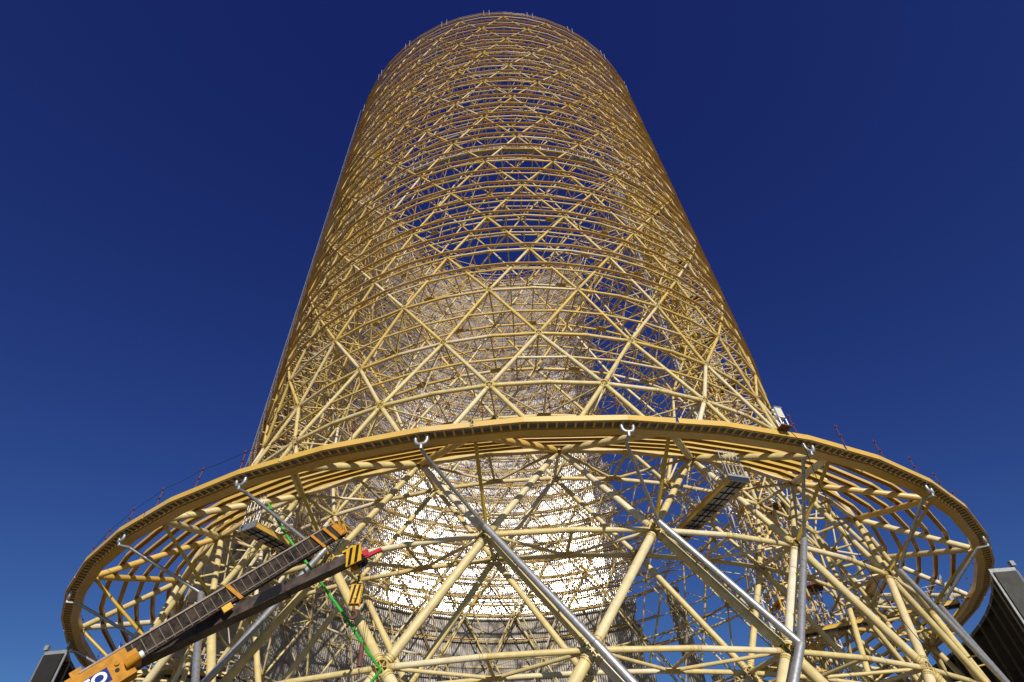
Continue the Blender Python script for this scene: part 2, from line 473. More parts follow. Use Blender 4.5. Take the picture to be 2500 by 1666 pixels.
purl = []
for k in range(-6, KTOP + 1):
    if k <= -6: z = hk(k)
    me = ring_seg(boxp(ro(k) * U + .18, ro(k) * U + .40, hk(k) * U + .26, hk(k) * U + .34), PURL, name='purlin_segment')
    for q in range(48):
        jv = 2 * q + (1 if k % 2 == 0 else 0)        # centre of the straight piece
        jj = jv % 96
        clad = 39 <= jj <= 81.6
        if k < 1 and not clad: continue
        c = W(jv, ro(k), hk(k)); e = W(jv + 1, ro(k), hk(k))
        purl.append((-shown(c, e, .3), k, jv, me))
purl.sort(key=lambda p: p[0])
for _, k, jv, me in purl[:290]:
    link('purlin', me, tower, seg_matrix(jv))
Vp = []; Fp = []; off = 0
for _, k, jv, me in purl[290:]:
    co = np.empty(len(me.vertices) * 3, dtype=np.float32); me.vertices.foreach_get('co', co); co = co.reshape(-1, 3)
    M_ = np.array(Matrix.Translation((0, 0, CZ)) @ Matrix.Rotation(TH(jv), 4, 'Z'))
    co = co @ M_[:3, :3].T + M_[:3, 3]
    n = 4; Vp.append(co); i = np.arange(n)
    Fp.append(np.stack([i, n + i, n + (i + 1) % n, (i + 1) % n], -1) + off); off += 8
link('purlins', new_mesh('purlins', np.concatenate(Vp), np.concatenate(Fp), PURL, False, np.repeat(rng.random(len(Vp)), 8)), tower, world_of[tower.name], kind='stuff')

# --- gutter ring of the eave ---------------------------------------------------------------------------
RO_, HT = 1.3265, 0.5885
z_t = HT * U; z_b = z_t - .26
def eave(name, prof, mat, jc_list, half=1.0):
    me = ring_seg(prof, mat, half, name)
    return [link(name, me, tower, seg_matrix(j)) for j in jc_list]
JC = [2 * q for q in range(48)]                       # straight pieces between the kinks at odd j
# fascia: long plates on the sides without joint, half plates each side of the joints at j = 0 mod 4
eave('fascia_panel', boxp(RO_ * U - .02, RO_ * U + .01, z_b, z_t), GOLD, [4 * q + 2 for q in range(24)])
def half_panel(prof, mat, name, gap=.035):
    P = []; t0, t1 = -STEP, -gap * STEP; R = prof
    ct = math.cos(STEP)
    n = len(prof)
    for s in (t0, t1):
        for r, z in prof: P.append((r * math.sin(STEP) * (s / STEP), -r * ct, z))
    F = [(i, n + i, n + (i + 1) % n, (i + 1) % n) for i in range(n)] + [tuple(range(n)), tuple(reversed(range(n, 2 * n)))]
    me = new_mesh(name, P, F, mat, False)
    P2 = [(-p[0], p[1], p[2]) for p in P]
    me2 = new_mesh(name, P2, [tuple(reversed(f)) for f in F], mat, False)
    for q in range(24):
        link(name, me, tower, seg_matrix(4 * q)); link(name, me2, tower, seg_matrix(4 * q))
half_panel(boxp(RO_ * U - .02, RO_ * U + .01, z_b, z_t), GOLD, 'fascia_panel')
eave('fascia_lip', boxp(RO_ * U - .12, RO_ * U - .021, z_b + .005, z_b + .04), GOLD, JC)
eave('gutter_floor', boxp(1.307 * U, RO_ * U - .03, z_b + .08, z_b + .11), DARKP, JC)
eave('gutter_beam', boxp(1.2885 * U, 1.306 * U, z_b - .06, z_b + .20), GOLD, JC)
eave('gutter_upstand', boxp(1.2885 * U, 1.2885 * U + .05, z_b + .202, z_t + .02), GOLD, JC)
bars = MB(); nb = 0
barme = MB(); barme.box((0, 0, 0), (.045, 0, 0), (0, (RO_ * U - .13 - 1.306 * U) / 2, 0), (0, 0, .03))
barme = new_mesh('gutter_bar', barme.v, barme.f, GOLD, False)
ordered = sorted(range(48 * 11), key=lambda i: abs(((2 * (i // 11) + 48) % 96) - 48))
rc = (RO_ * U - .13 + 1.306 * U) / 2
for n_, i in enumerate(ordered):
    q, k = divmod(i, 11); jc = 2 * q; xx = (k - 5) / 11 * 2 * RO_ * U * math.sin(STEP)
    M_ = seg_matrix(jc) @ Matrix.Translation((xx, -rc * math.cos(STEP), z_b + .035))
    if n_ < 290: link('gutter_bar', barme, tower, M_)
    else: bars.box(M_ @ Vector((0, 0, 0)), M_.to_3x3() @ Vector((.045, 0, 0)), M_.to_3x3() @ Vector((0, .22, 0)), (0, 0, .03))
bars.build('gutter_bars', GOLD, tower, kind='stuff')
# roof purlins on the rafters
slope = (hk(-6) - HF) / (ro(-6) - RF)
for i in range(5):
    r = 1.254 - i * .0335
    z = (HF + (r - RF) * slope) * U + .34
    me = ring_seg(channel(r * U, z, .25, .19), GOLD, name='roof_purlin')
    for j in JC: link('roof_purlin', me, tower, seg_matrix(j))
z = hk(-6) * U + .42
eave('eave_plate', boxp(1.093 * U, 1.093 * U + .03, z - .42, z + .02), GOLD, JC)
eave('eave_plate_lip', boxp(1.093 * U - .20, 1.093 * U - .002, z - .02, z + .015), GOLD, JC)

# --- corrugated cladding -------------------------------------------------------------------------------
PITCHW = .30
HKINK = 1.135
def clad_r(h):
    if h >= HKINK: return 1.034 + (h - HKINK) * .0150
    return 1.034 + (HKINK - h) * .080
rows = []
ks = [(-9.0 + i * .5) for i in range(int((KTOP - (-9)) / .5))]
def hkf(k):
    a = math.floor(k); return hk(a) + (hk(min(a + 1, KTOP)) - hk(a)) * (k - a)
sheets = []
spans = []
for kk in ks:
    h0, h1 = hkf(kk), hkf(kk + .5)
    spans += [(kk, h0, HKINK), (kk + .25, HKINK, h1)] if h0 < HKINK - .004 and h1 > HKINK + .004 else [(kk, h0, h1)]
for kk, h0, h1 in spans:
    start = 40.6 - max(0, h0 - 2.2) * .85 + random.choice((0, .25, .5, .1, -.2)) - (.3 if h0 < HKINK else 0)
    end = 80.4 if h0 > .9 else 80.9
    j = start
    while j < end:
        sheets.append((j, min(j + 1.0, end), h0, h1, .03 if kk % 1 else -.03)); j += 1.0
    if .45 < h0 < 1.10:
        sheets.append((36.95, 37.6, h0, h1)); sheets.append((37.6, 38.1, h0, h1))
    if h0 < .70:
        sheets += [(38.3, 39.2, h0, h1), (39.3, 40.2, h0, h1), (35.6, 36.5, h0, h1)]
def sheet_geo(j0, j1, h0, h1, off=0.0):
    t0, t1 = TH(j0), TH(j1); r0, r1 = clad_r(h0) * U, clad_r(h1) * U
    n = max(8, int(round((t1 - t0) * r0 / PITCHW)) * 6)
    i = np.arange(n + 1); t = t0 + (t1 - t0) * i / n
    wv = .030 * np.sin(2 * np.pi * i / 6)
    V = []
    for r, h, o in ((r0, h0 * U - .13, off), (r1, h1 * U, off)):
        rr = r + wv + o
        V.append(np.stack([rr * np.sin(t), -rr * np.cos(t), np.full(n + 1, h + CZ)], -1))
    V = np.concatenate(V)
    F = np.stack([i[:-1], i[:-1] + 1, n + 2 + i[:-1], n + 1 + i[:-1]], -1)
    return V, F
sheets.sort(key=lambda s: -shown(W(s[0], clad_r(s[2]), s[2]), W(s[1], clad_r(s[2]), s[2]), .6))
Mc = []; Vc = []; Fc = []; off = 0
for i, s in enumerate(sheets):
    V_, F_ = sheet_geo(*s)
    if i < 290:
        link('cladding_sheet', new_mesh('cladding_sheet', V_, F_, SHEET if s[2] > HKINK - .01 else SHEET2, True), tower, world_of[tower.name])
    else:
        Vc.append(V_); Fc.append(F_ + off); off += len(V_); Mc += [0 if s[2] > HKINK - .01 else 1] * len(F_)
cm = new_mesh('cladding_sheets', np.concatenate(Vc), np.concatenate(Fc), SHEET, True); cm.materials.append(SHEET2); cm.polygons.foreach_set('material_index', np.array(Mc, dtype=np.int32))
link('cladding_sheets', cm, tower, world_of[tower.name], kind='stuff')
# pale edge trim up the left end of the cladding
trim = MB()
for kk in ks:
    h0, h1 = hkf(kk), hkf(kk + .5)
    trim.bar(W(80.6, clad_r(h0) + .003, h0), W(80.6, clad_r(h1) + .003, h1), .03, .03)
trim.build('cladding_edge_trim', GRATE, tower)

# --- ring walkway between the shells high up -----------------------------------------------------------
hw = hk(10) - .012
eave('walkway_grating', boxp(.966 * U, .980 * U, hw * U, hw * U + .05), GRATE, [2 * q for q in range(-10, 11)])
eave('walkway_rail', boxp(.981 * U, .981 * U + .05, hw * U + 1.05, hw * U + 1.10), RAIL, [2 * q for q in range(-10, 11)])
eave('walkway_rail', boxp(.981 * U, .981 * U + .04, hw * U + .55, hw * U + .59), RAIL, [2 * q for q in range(-10, 11)])
wp = MB()
for q in range(-40, 41):
    j = q * .52; wp.bar(W(j, .982, hw), W(j, .982, hw + .044), .05)
wp.build('walkway_posts', RAIL, tower, kind='stuff')

# ==================================================================== THINGS ON THE TOWER
# drain pipes -------------------------------------------------------------------------------------------
def drain(jh, ja, jb, label, tail=True, jc=None):
    t = empty('drain_pipe', W(jh, 1.31, .55), label, 'pipe', 'galvanised drain pipes hanging from the gutter')
    hA = .576; tan = Vector((math.cos(TH(jh)), math.sin(TH(jh)), 0)); top = W(jh, 1.315, hA); dz = Vector((0, 0, 1))
    a, b = top - tan * .25 + dz * .15, top + tan * .25 + dz * .15
    pts = [a] + arc_pts(a - dz * .22, a - dz * .50, a - dz * .50 + tan * .22, 5) + arc_pts(b - dz * .50 - tan * .22, b - dz * .50, b - dz * .22, 5)[1:] + [b]
    MB().path(pts, .082, 12).build('u_bend', SILVER, t, True)
    mid = top - dz * .35
    A = W(ja, ro(-8), hk(-8)); rad_o = lambda j: Vector((math.sin(TH(j)), -math.cos(TH(j)), 0))
    Ao = A + rad_o(ja) * .62 + dz * .05
    el = W(jh, 1.293, .557) + tan * 0
    p = MB().path([mid, mid - dz * .16, el + (mid - el) * .1] + [el] + [Ao], .080, 12)
    p.build('upper_pipe', SILVER, t, True)
    B = W(jb, ro(-10), hk(-10)); Bo = B + rad_o(jb) * .78
    q = MB().tube(Ao, Bo, .148, 14); q.build('lower_pipe', SILVER, t, True)
    MB().tube(Ao + (Ao - Bo).normalized() * .25, Ao - (Ao - Bo).normalized() * .12, .12, 14, r2=.155).build('reducer', SILVER, t, True)
    for f in (.33, .72):
        c = Ao.lerp(Bo, f); d = (Bo - Ao).normalized()
        cl = MB().tube(c - d * .03, c + d * .03, .162, 14); cl.build('pipe_clamp', SILVER, t, True)
        br = MB().bar(c, A.lerp(B, f), .06); br.build('pipe_bracket', HUB, t)
    if tail:
        jc = jb if jc is None else jc; C_ = W(jc, ro(-12), hk(-12)) + rad_o(jc) * .6
        MB().path([Bo, Bo.lerp(C_, .5), Vector((C_.x, C_.y, .02))], .165, 14).build('standpipe', SILVER, t, True)
    return t
drain(-1, 0, 2, 'silver drain pipe slanting right across the bright sheet wall at the centre', jc=4)
drain(3, 4, 6, 'silver drain pipe with shiny lower run, right of the one crossing the bright wall', jc=4)
drain(7, 8, 6, 'near vertical silver drain pipe below the white cabinet', False)
drain(11, 12, 14, 'silver drain pipe right of the cabinet, crossing a mustard strut under the right eave', jc=16)
drain(15, 16, 14, 'rightmost silver drain pipe near the dark panels', False)
drain(-5, -4, -6, 'silver drain pipe passing behind the crane booms, left of centre', jc=-8)
drain(-9, -8, -6, 'silver drain pipe meeting the orange crane boom under the left eave', False)
drain(-13, -12, -14, 'silver drain pipe in the open left bay of the eave, above the crane boom base')
drain(-17, -16, -14, 'leftmost silver drain pipe beside the dark cooling panel', False)

# guard posts -------------------------------------------------------------------------------------------
posts = []
for i in range(-18, 19):
    j = i * 4 / 3 + .2; ln = random.uniform(-.1, .15)
    b = W(j, 1.316, .520); b.z = CZ + z_t - .20
    t = empty('guard_post', b, 'thin rust red steel safety post with two clamps standing on the gutter rim', 'post', 'red safety posts along the eave')
    lean = Vector((math.sin(TH(j)), -math.cos(TH(j)), 0)) * random.uniform(-.06, .06) + Vector((random.uniform(-.05, .05), 0, 0))
    top = b + Vector((0, 0, 1.52 + ln)) + lean
    MB().tube(b, top, .020, 8).build('pole', RED, t, True)
    for f in (.58, .9):
        c = b.lerp(top, f); tg = Vector((math.cos(TH(j)), math.sin(TH(j)), 0))
        MB().box(c, tg * .075, (0, .03, 0), (0, 0, .03)).tube(c + Vector((0, .05, 0)), c - Vector((0, .11, 0)), .022, 6).build('clamp', RED, t)
    posts.append((j, b.lerp(top, .92)))
rp = MB(); pl = [p for j, p in posts if j < -3]
for a, b in zip(pl[:-1], pl[1:]):
    m_ = (a + b) / 2 - Vector((0, 0, .06)); rp.tube(a, m_, .010, 5, False).tube(m_, b, .010, 5, False)
tag(rp.build('safety_rope', BLACK), 'thin dark safety rope strung between the red posts of the left eave', 'rope')

# cabinet -----------------------------------------------------------------------------------------------
j = 6.35; cb = W(j, 1.333, HT); cb.z = CZ + z_t
ex = Vector((math.cos(TH(j)), math.sin(TH(j)), 0)); ey = Vector((-math.sin(TH(j)), math.cos(TH(j)), 0)); ez = Vector((0, 0, 1))
t = empty('electric_cabinet', cb, 'pale electric cabinet with two red and white sockets on a short stand on the eave', 'electric cabinet')
MB().box(cb + ez * .78, ex * .17, ey * .12, ez * .27).build('body', WHITE, t)
MB().box(cb + ez * 1.07, ex * .21, ey * .15, ez * .02).build('hood', GRATE, t)
MB().box(cb + ez * .80 - ey * .125, ex * .145, ey * .006, ez * .22).build('door', material('door_beige', (.62, .60, .52), .5), t)
for z in (.68, .92):
    s = MB().tube(cb + ez * z - ex * .20, cb + ez * z - ex * .31, .06, 10).build('socket', WHITE, t, True)
    MB().tube(cb + ez * z - ex * .311, cb + ez * z - ex * .35, .055, 10).build('socket_rim', RED, s, True)
for a in (-1, 1):
    for b in (-1, 1): MB().bar(cb + ex * a * .17 + ey * b * .1, cb + ex * a * .17 + ey * b * .1 + ez * .45, .035).build('leg', RAIL, t)
MB().box(cb + ez * .01, ex * .26, ey * .2, ez * .035).build('base_plank', RUST, t)
pts = [cb + ex * .05 - ey * .05]
for i, (jj, rr, hh) in enumerate(((6.6, 1.335, .555), (7.0, 1.30, .50), (7.6, 1.27, .42), (8.2, 1.25, .33), (9.2, 1.26, .16), (9.5, 1.28, -.055))): pts.append(W(jj, rr, hh))
tag(MB().path(pts, .016, 6).build('power_cable', BLACK, smooth=True), 'thin black cable hanging from the pale cabinet down through the eave', 'cable')

# radial gangways ---------------------------------------------------------------------------------------
def gangway(jc, r0, r1, label, h=.556):
    t = empty('gangway', W(jc, (r0 + r1) / 2, h), label, 'gangway', 'gangways on radial lines under the eave')
    rr = Vector((math.sin(TH(jc)), -math.cos(TH(jc)), 0)); tg = Vector((math.cos(TH(jc)), math.sin(TH(jc)), 0)); ez = Vector((0, 0, 1))
    a, b = W(jc, r0, h), W(jc, r1, h); L = (b - a).length
    for s in (-1, 1):
        o = tg * s * .46
        MB().bar(a + o, b + o, .04, .24).bar(a + o + ez * .12, b + o + ez * .12, .09, .02).bar(a + o - ez * .121, b + o - ez * .121, .09, .02).build('side_beam', GOLD, t)
    MB().box(b + rr * .04, tg * .54, rr * .03, ez * .17).build('end_plate', SILVER, t)
    n = int(L / .5)
    for i in range(n):
        c = a.lerp(b, (i + .5) / n)
        MB().box(c - ez * .09, tg * .42, rr * (L / n / 2 - .04), ez * .012).build('deck_panel', MESHD, t)
    for i in range(n + 1):
        c = a.lerp(b, i / n); MB().bar(c - tg * .42 - ez * .11, c + tg * .42 - ez * .11, .06, .04).build('cross_bar', BLACK, t)
    MB().bar(a - ez * .125 - tg * .14, b - ez * .125 - tg * .14, .035).bar(a - ez * .125 + tg * .14, b - ez * .125 + tg * .14, .035).build('bearer', BLACK, t)
    m = max(3, int(L / 1.1))
    for s in (-1, 1):
        for i in range(m + 1):
            c = a.lerp(b, i / m) + tg * s * .46
            MB().tube(c, c + ez * 1.25, .022, 6).build('rail_post', RAIL, t, True)
        for z in (.6, 1.2):
            MB().tube(a + tg * s * .46 + ez * z, b + tg * s * .46 + ez * z, .02, 6).build('handrail', RAIL, t, True)
    for s in (-1, -.4, .1, .5, 1):
        c = b - rr * .12 + tg * s * .44; MB().tube(c, c + ez * 1.75 + tg * .04 * s, .022, 6).build('cage_post', RAIL, t, True)
    for z in (.9, 1.6): MB().tube(b - rr * .12 - tg * .46 + ez * z, b - rr * .12 + tg * .46 + ez * z, .02, 6).build('cage_rail', RAIL, t, True)
gangway(6, .955, 1.212, 'grey gangway with golden side beams right of centre, seen from below between pale drain pipes')
gangway(-6, .985, 1.207, 'grey gangway end under the left eave just above the crane booms')
gangway(18.4, .78, 1.22, 'long gangway with golden beam at lower right, seen edge on below the right eave', .536)
gangway(-18, .9, 1.22, 'small white railed gangway in the lower left bay beside the crane', .536)

# stair tower and hoist masts ---------------------------------------------------------------------------
def mast(cx, cy_, top, size, label):
    t = empty('hoist_mast', (cx, cy_, 0), label, 'mast', 'silver lattice masts inside the tower')
    c = Vector((cx, cy_, 0)); s = size / 2; cor = [(-s, -s), (s, -s), (s, s), (-s, s)]
    for x, y in cor: MB().tube((cx + x, cy_ + y, 0), (cx + x, cy_ + y, top), .065, 6).build('mast_leg', RAIL, t, True)
    lac = MB(); hgt = size * 1.15; n = int(top / hgt)
    for i in range(n):
        for q in range(4):
            x0, y0 = cor[q]; x1, y1 = cor[(q + 1) % 4]; z0, z1 = i * hgt, (i + 1) * hgt
            lac.tube((cx + x0, cy_ + y0, z0), (cx + x1, cy_ + y1, z0), .04, 5, False)
            if i % 2: lac.tube((cx + x0, cy_ + y0, z0), (cx + x1, cy_ + y1, z1), .038, 5, False)
            else: lac.tube((cx + x1, cy_ + y1, z0), (cx + x0, cy_ + y0, z1), .038, 5, False)
    lac.build('mast_lacing', RAIL, t, True, kind='stuff')
mx, my = 2.0 * U * math.sin(math.radians(21.7)), 2.0 * U * math.cos(math.radians(21.7))
mast(mx, my, 90, .85, 'silver lattice hoist mast standing inside the right half, left of the scaffold stair')
def stair(cx, cy_, top):
    t = empty('stair_tower', (cx, cy_, 0), 'tall yellow scaffold stair tower beside the silver mast inside the right half', 'scaffold')
    s = 1.15; cor = [(-s, -s), (s, -s), (s, s), (-s, s), (0, -s), (0, s)]; YTAN = GOLD
    for x, y in cor: MB().tube((cx + x, cy_ + y, 0), (cx + x, cy_ + y, top), .07, 6).build('standard', YTAN, t, True)
    for x, y in ((-.4, -s), (.5, -s), (-.5, s), (.4, s), (s, 0), (-s, .2), (1.7, -s), (1.7, s)): MB().tube((cx + x, cy_ + y, 0), (cx + x, cy_ + y, top), .05, 6).build('standard', YTAN, t, True)
    led = MB(); brc = MB(); n = int(top / 2.0)
    flights = []
    for i in range(n):
        z = 2.0 * i
        for q in range(4):
            x0, y0 = cor[q]; x1, y1 = cor[(q + 1) % 4]
            led.tube((cx + x0, cy_ + y0, z), (cx + x1, cy_ + y1, z), .055, 5, False).tube((cx + x0, cy_ + y0, z + 1), (cx + x1, cy_ + y1, z + 1), .05, 5, False)
        brc.tube((cx - s, cy_ - s, z), (cx - s, cy_ + s, z + 2), .03, 5, False).tube((cx + s, cy_ + s, z), (cx + s, cy_ - s, z + 2), .03, 5, False)
        f = MB(); d = 1 if i % 2 else -1
        f.bar((cx - .85 * d, cy_ - .45 * d, z), (cx + .85 * d, cy_ - .45 * d, z + 2), .06, .16).bar((cx - .85 * d, cy_ - .05 * d, z), (cx + .85 * d, cy_ - .05 * d, z + 2), .06, .16)
        for k in range(8):
            u_ = (k + .5) / 8; f.box((cx - .85 * d + 1.7 * d * u_, cy_ - .25 * d, z + 2 * u_), (.10, 0, 0), (0, .2, 0), (0, 0, .015))
        f.build('stair_flight', MUSTARD if i % 3 else TAN, t)
        MB().box((cx + .85 * d, cy_, z + 2), (.22, 0, 0), (0, .95, 0), (0, 0, .03)).build('landing', GOLD, t)
    led.build('ledgers', GOLD, t, True, kind='stuff'); brc.build('braces', GOLD, t, True, kind='stuff')
def landings():
    c = Vector((1.99 * U * math.sin(math.radians(23.6)), 1.99 * U * math.cos(math.radians(23.6)), 0)); o = (c - AX); o.z = 0; o.normalize(); tg = Vector((-o.y, o.x, 0))
    t = empty('hoist_landing', c, 'rust brown landing platforms tying the scaffold stair to the tubes, right half', 'scaffold')
    for i in range(10):
        z = 12 + i * 6.8
        MB().box(c + o * 1.9 + Vector((0, 0, z)), o * .9, tg * .9, (0, 0, .04)).build('platform', RUST, t)
        for a in (-1, 1):
            MB().bar(c + o * 1.0 + tg * a * .85 + Vector((0, 0, z - .1)), c + o * 3.4 + tg * a * 1.2 + Vector((0, 0, z - .1)), .10).build('tie_beam', RUST, t)
            MB().bar(c + o * 1.1 + tg * a * .85 + Vector((0, 0, z + 1.1)), c + o * 2.8 + tg * a * .85 + Vector((0, 0, z + 1.1)), .05).build('rail', RAIL, t)
            MB().bar(c + o * 2.6 + tg * a * .85 + Vector((0, 0, z)), c + o * 2.6 + tg * a * .85 + Vector((0, 0, z + 1.1)), .05).build('post', RAIL, t)
landings()
sx, sy_ = 1.99 * U * math.sin(math.radians(23.6)), 1.99 * U * math.cos(math.radians(23.6))
stair(sx, sy_, 80)
m2 = 2.02 * U
mast(m2 * math.sin(math.radians(25.7)), m2 * math.cos(math.radians(25.7)), 70, .7, 'silver lattice hoist mast standing right of the scaffold stair')

# dark scaffolding far below right ------------------------------------------------------------------------
t = empty('scaffold_platform', W(33, 1.0, -.06), 'dark scaffold platform with railings low behind the tubes at bottom right', 'scaffold')
sc = MB(); dk = MB()
for rr_, r0 in ((1.2, 0), (1.08, 1)):
    for i in range(34):
        jj = 22 + i * .42
        for lv, hh in enumerate((.355, .40, .445)):
            sc.bar(W(jj, rr_, hh), W(jj + .42, rr_, hh), .07)
        sc.bar(W(jj, rr_, .325), W(jj, rr_, .455), .055)
        if i % 2: sc.bar(W(jj, rr_, .355), W(jj + .42, rr_, .40), .04)
        sc.bar(W(jj, 1.08, .355), W(jj, 1.2, .355), .05)
for i in range(8):
    jj = 24 + i * 1.6; dk.bar(W(jj, 1.2, -.06), W(jj, 1.2, .355), .09).bar(W(jj, 1.08, -.06), W(jj, 1.08, .355), .09)
sc.build('guard_frames', BLACK, t, kind='stuff'); dk.build('scaffold_legs', BLACK, t, kind='stuff')
for i in range(9):
    jj = 25 + i * 1.1
    MB().add([W(jj, 1.09, .353), W(jj + 1.0, 1.09, .353), W(jj + 1.0, 1.19, .353), W(jj, 1.19, .353), W(jj, 1.09, .357), W(jj + 1.0, 1.09, .357), W(jj + 1.0, 1.19, .357), W(jj, 1.19, .357)],
             [(3, 2, 1, 0), (4, 5, 6, 7), (0, 1, 5, 4), (1, 2, 6, 5), (2, 3, 7, 6), (3, 0, 4, 7)]).build('plank', RUST, t)

# heat exchanger deltas -----------------------------------------------------------------------------------
def delta(j, dj, side, label, first=False):
    sg_ = 1 if side == 'right' else -1
    hT = .522; zT = CZ + hT * U; z0 = .05
    apex = W(j - sg_ * .1, 1.342, 0); in0 = W(j - dj / 2, 1.292, 0); in1 = W(j + dj / 2, 1.292, 0)
    t = empty('cooling_delta', ((apex.x + in0.x) / 2, (apex.y + in0.y) / 2, 0), label, 'cooling panel', 'dark cooling deltas standing round the tower foot on the ' + side)
    for p, q in ((in0, apex), (in1, apex)):
        a = Vector((p.x, p.y, z0)); b = Vector((q.x, q.y, z0)); d = (b - a); L = d.length; d.normalize(); nrm = d.cross(Vector((0, 0, 1)))
        nseg = 5; hh = (zT - z0) / nseg
        for s in range(nseg):
            zc = z0 + hh * (s + .5)
            MB().box((a + b) / 2 + Vector((0, 0, zc - z0)), d * (L / 2 - .10), nrm * .10, (0, 0, hh / 2 - .012)).build('fin_bundle', FIN if s % 2 else FINB, t)
        for c in (a, b):
            MB().bar(c, c + Vector((0, 0, zT - z0)), .06, .12, upv=d).build('frame_post', GRATE if first else POSTD, t)
    m = MB(); up = Vector((0, 0, .22))
    P = [Vector((in0.x, in0.y, zT)), Vector((in1.x, in1.y, zT)), Vector((apex.x, apex.y, zT))]
    cen = (P[0] + P[1] + P[2]) / 3; P = [cen + (p - cen) * 1.02 for p in P]
    m.add(P + [p + up for p in P], [(0, 2, 1), (3, 4, 5), (0, 1, 4, 3), (1, 2, 5, 4), (2, 0, 3, 5)]).build('top_cap', GRATE if first else POSTD, t)
    if first:
        MB().box(Vector((apex.x, apex.y, zT + .42)), (.12, 0, 0), (0, .12, 0), (0, 0, .14)).build('vent_box', GRATE, t)
for side, sg in (('right', 1), ('left', -1)):
    for i in range(18):
        jj = sg * (16.25 + i * .98)
        lab = ('dark cooling column at the near end of the %s row, its flat face in view' % side) if i == 0 else 'dark finned cooling column in the row behind the %s eave' % side
        delta(jj, .92, side, lab, i == 0)

# ==================================================================== CRANES
def boom_frame(p, q):
    d = (q - p).normalized(); s = d.cross(Vector((0, 0, 1))).normalized()      # s points towards the camera side
    if s.y > 0: s = -s
    v = s.cross(d).normalized()
    if v.z < 0: v = -v
    return d, s, v
# crane one: ribbed boom
P0, P1 = pixel(292, 1618, 18.6), pixel(820, 1298, 24.6)
d, s, v = boom_frame(P0, P1); L = (P1 - P0).length
H1, W1 = .31, .16                 # half height and half width of the boom
root = empty('mobile_crane', (P0 - d * 9).xy.to_3d(), 'orange telescopic crane at lower left with a ribbed brown boom and blue name plate', 'crane')
b0 = P0 - d * 1.0
MB().box((b0 + P1) / 2, d * (P1 - b0).length / 2, s * W1, v * H1).build('boom', BOOM, root)
fl = MB()
for sv in (1,):
    fl.box((b0 + P1) / 2 + v * (H1 + .03), d * (P1 - b0).length / 2, s * (W1 + .05), v * .03)
fl.build('top_flange', material('boom_flange', (.22, .15, .11), .5, noise=.3, scale=4), root)
n = 26
for i in range(n):
    c = P0 + d * (.3 + (L - .8) * (i + .5) / n) + s * (W1 + .012)
    MB().box(c, d * .012, s * .012, v * (H1 - .03)).build('rib', material('rib_brown', (.12, .085, .06), .6) if i == 0 else bpy.data.materials['rib_brown'], root)
for i in range(n):
    ln = (L - .8) / n; c = P0 + d * (.3 + ln * (i + .5) + ln / 2) + s * (W1 + .018) - v * (H1 - .10)
    MB().box(c, d * (ln / 2 - .02), s * .018, v * .02).build('side_rail', bpy.data.materials['rib_brown'], root)
for f, wd in ((.455, .055), (.885, .045), (.955, .05)):
    c = P0 + d * L * f
    MB().box(c + s * (W1 + .05) - v * .02, (d * .9 - v * .0) * wd * 1.4, s * .05, v * (H1 + .06) - d * .10).build('bracket', ORANGE, root)
MB().box(P0 + d * L * .40 + s * (W1 + .07) - v * (H1 + .10), d * .17, s * .08, v * .11).build('latch', YELLOW, root)
# head with sheaves
hd = MB()
for sg in (-1, 1):
    hd.box(P1 + d * .06 + s * sg * .20 - v * .04, d * .13, s * .02, v * .30 - d * .06).box(P1 + d * .30 + s * sg * .20 - v * .12, d * .07, s * .02, v * .20 + d * .05)
hd.build('boom_head', ORANGE, root)
hd2 = MB(); hd2.box(P1 - d * .18 + v * .36, d * .20, s * .14, v * .03).box(P1 + d * .24 + v * .20, d * .04, s * .20, v * .12 + d * .05).box(P1 + d * .10 + v * .42, d * .05, s * .06, v * .10); hd2.build('head_bracket', ORANGE, root)
for k in range(3):
    c = P1 + d * .22 - v * .20 + s * (-.12 + .12 * k)
    MB().tube(c - s * .03, c + s * .03, .17, 14).build('sheave', RUST, root, True)
for k in range(4): MB().box(P1 + d * (.32 + .03 * k) + v * (.25 - .15 * k) - s * .18, d * .06, s * .05, v * .08 - d * .04).build('head_lug', ORANGE, root)
for k in range(5):      # hydraulic hoses and cables clipped along the boom
    o = v * (H1 + .06 + .02 * (k % 2)) + s * (-.10 + .05 * k)
    MB().path([P0 + d * (L * i / 12) + o + v * (.02 * math.sin(i * 2.1 + k)) for i in range(13)], .012, 5).build('hose', BLACK, root, True)
for k in range(12):
    c = P0 + d * L * (k + .5) / 12; MB().box(c + v * (H1 + .07), d * .03, s * .14, v * .03).build('hose_clip', ORANGE if k % 3 == 0 else BLACK, root)
for k in range(3):
    a = P1 + d * (.30 + .05 * k) + s * (.22 - .1 * k) - v * .1
    MB().path([a, a - Vector((0, 0, .25)) + d * .1, a - Vector((0, 0, .35)) - d * .15, P1 - d * .4 + s * .2 - v * .36], .014, 5).build('hose', BLACK, root, True)
# base section with the name plate
q0, q1 = P0 - d * 8.5, P0 + d * .25
BM = (q0 + q1) / 2 - v * .20; bh, bw = .45, .36
MB().box(BM, d * (q1 - q0).length / 2, s * bw, v * bh).build('base_section', ORANGE, root)
MB().box(q1 + d * .10 - v * .16, d * .14, s * (bw * .9), v * .22).build('collar', ORANGE, root)
MB().box(q1 - d * .9 + v * (bh - .14), d * .75, s * .10, v * .07).build('top_fitting', ORANGE, root)
MB().box(q1 - d * 1.3 + v * (bh - .10), d * .16, s * .16, v * .16).build('roller_guide', ORANGE, root)
c = q1 + d * .10 + s * (bw + .1) - v * .30
cyl = MB().tube(c - d * .28 - s * .05, c + d * .14 + s * .05, .135, 16).build('ram_housing', ORANGE, root, True)
MB().tube(c + d * .13 + s * .05, c + d * .24 + s * .06, .115, 16).build('ram_cap', WHITE, cyl, True)
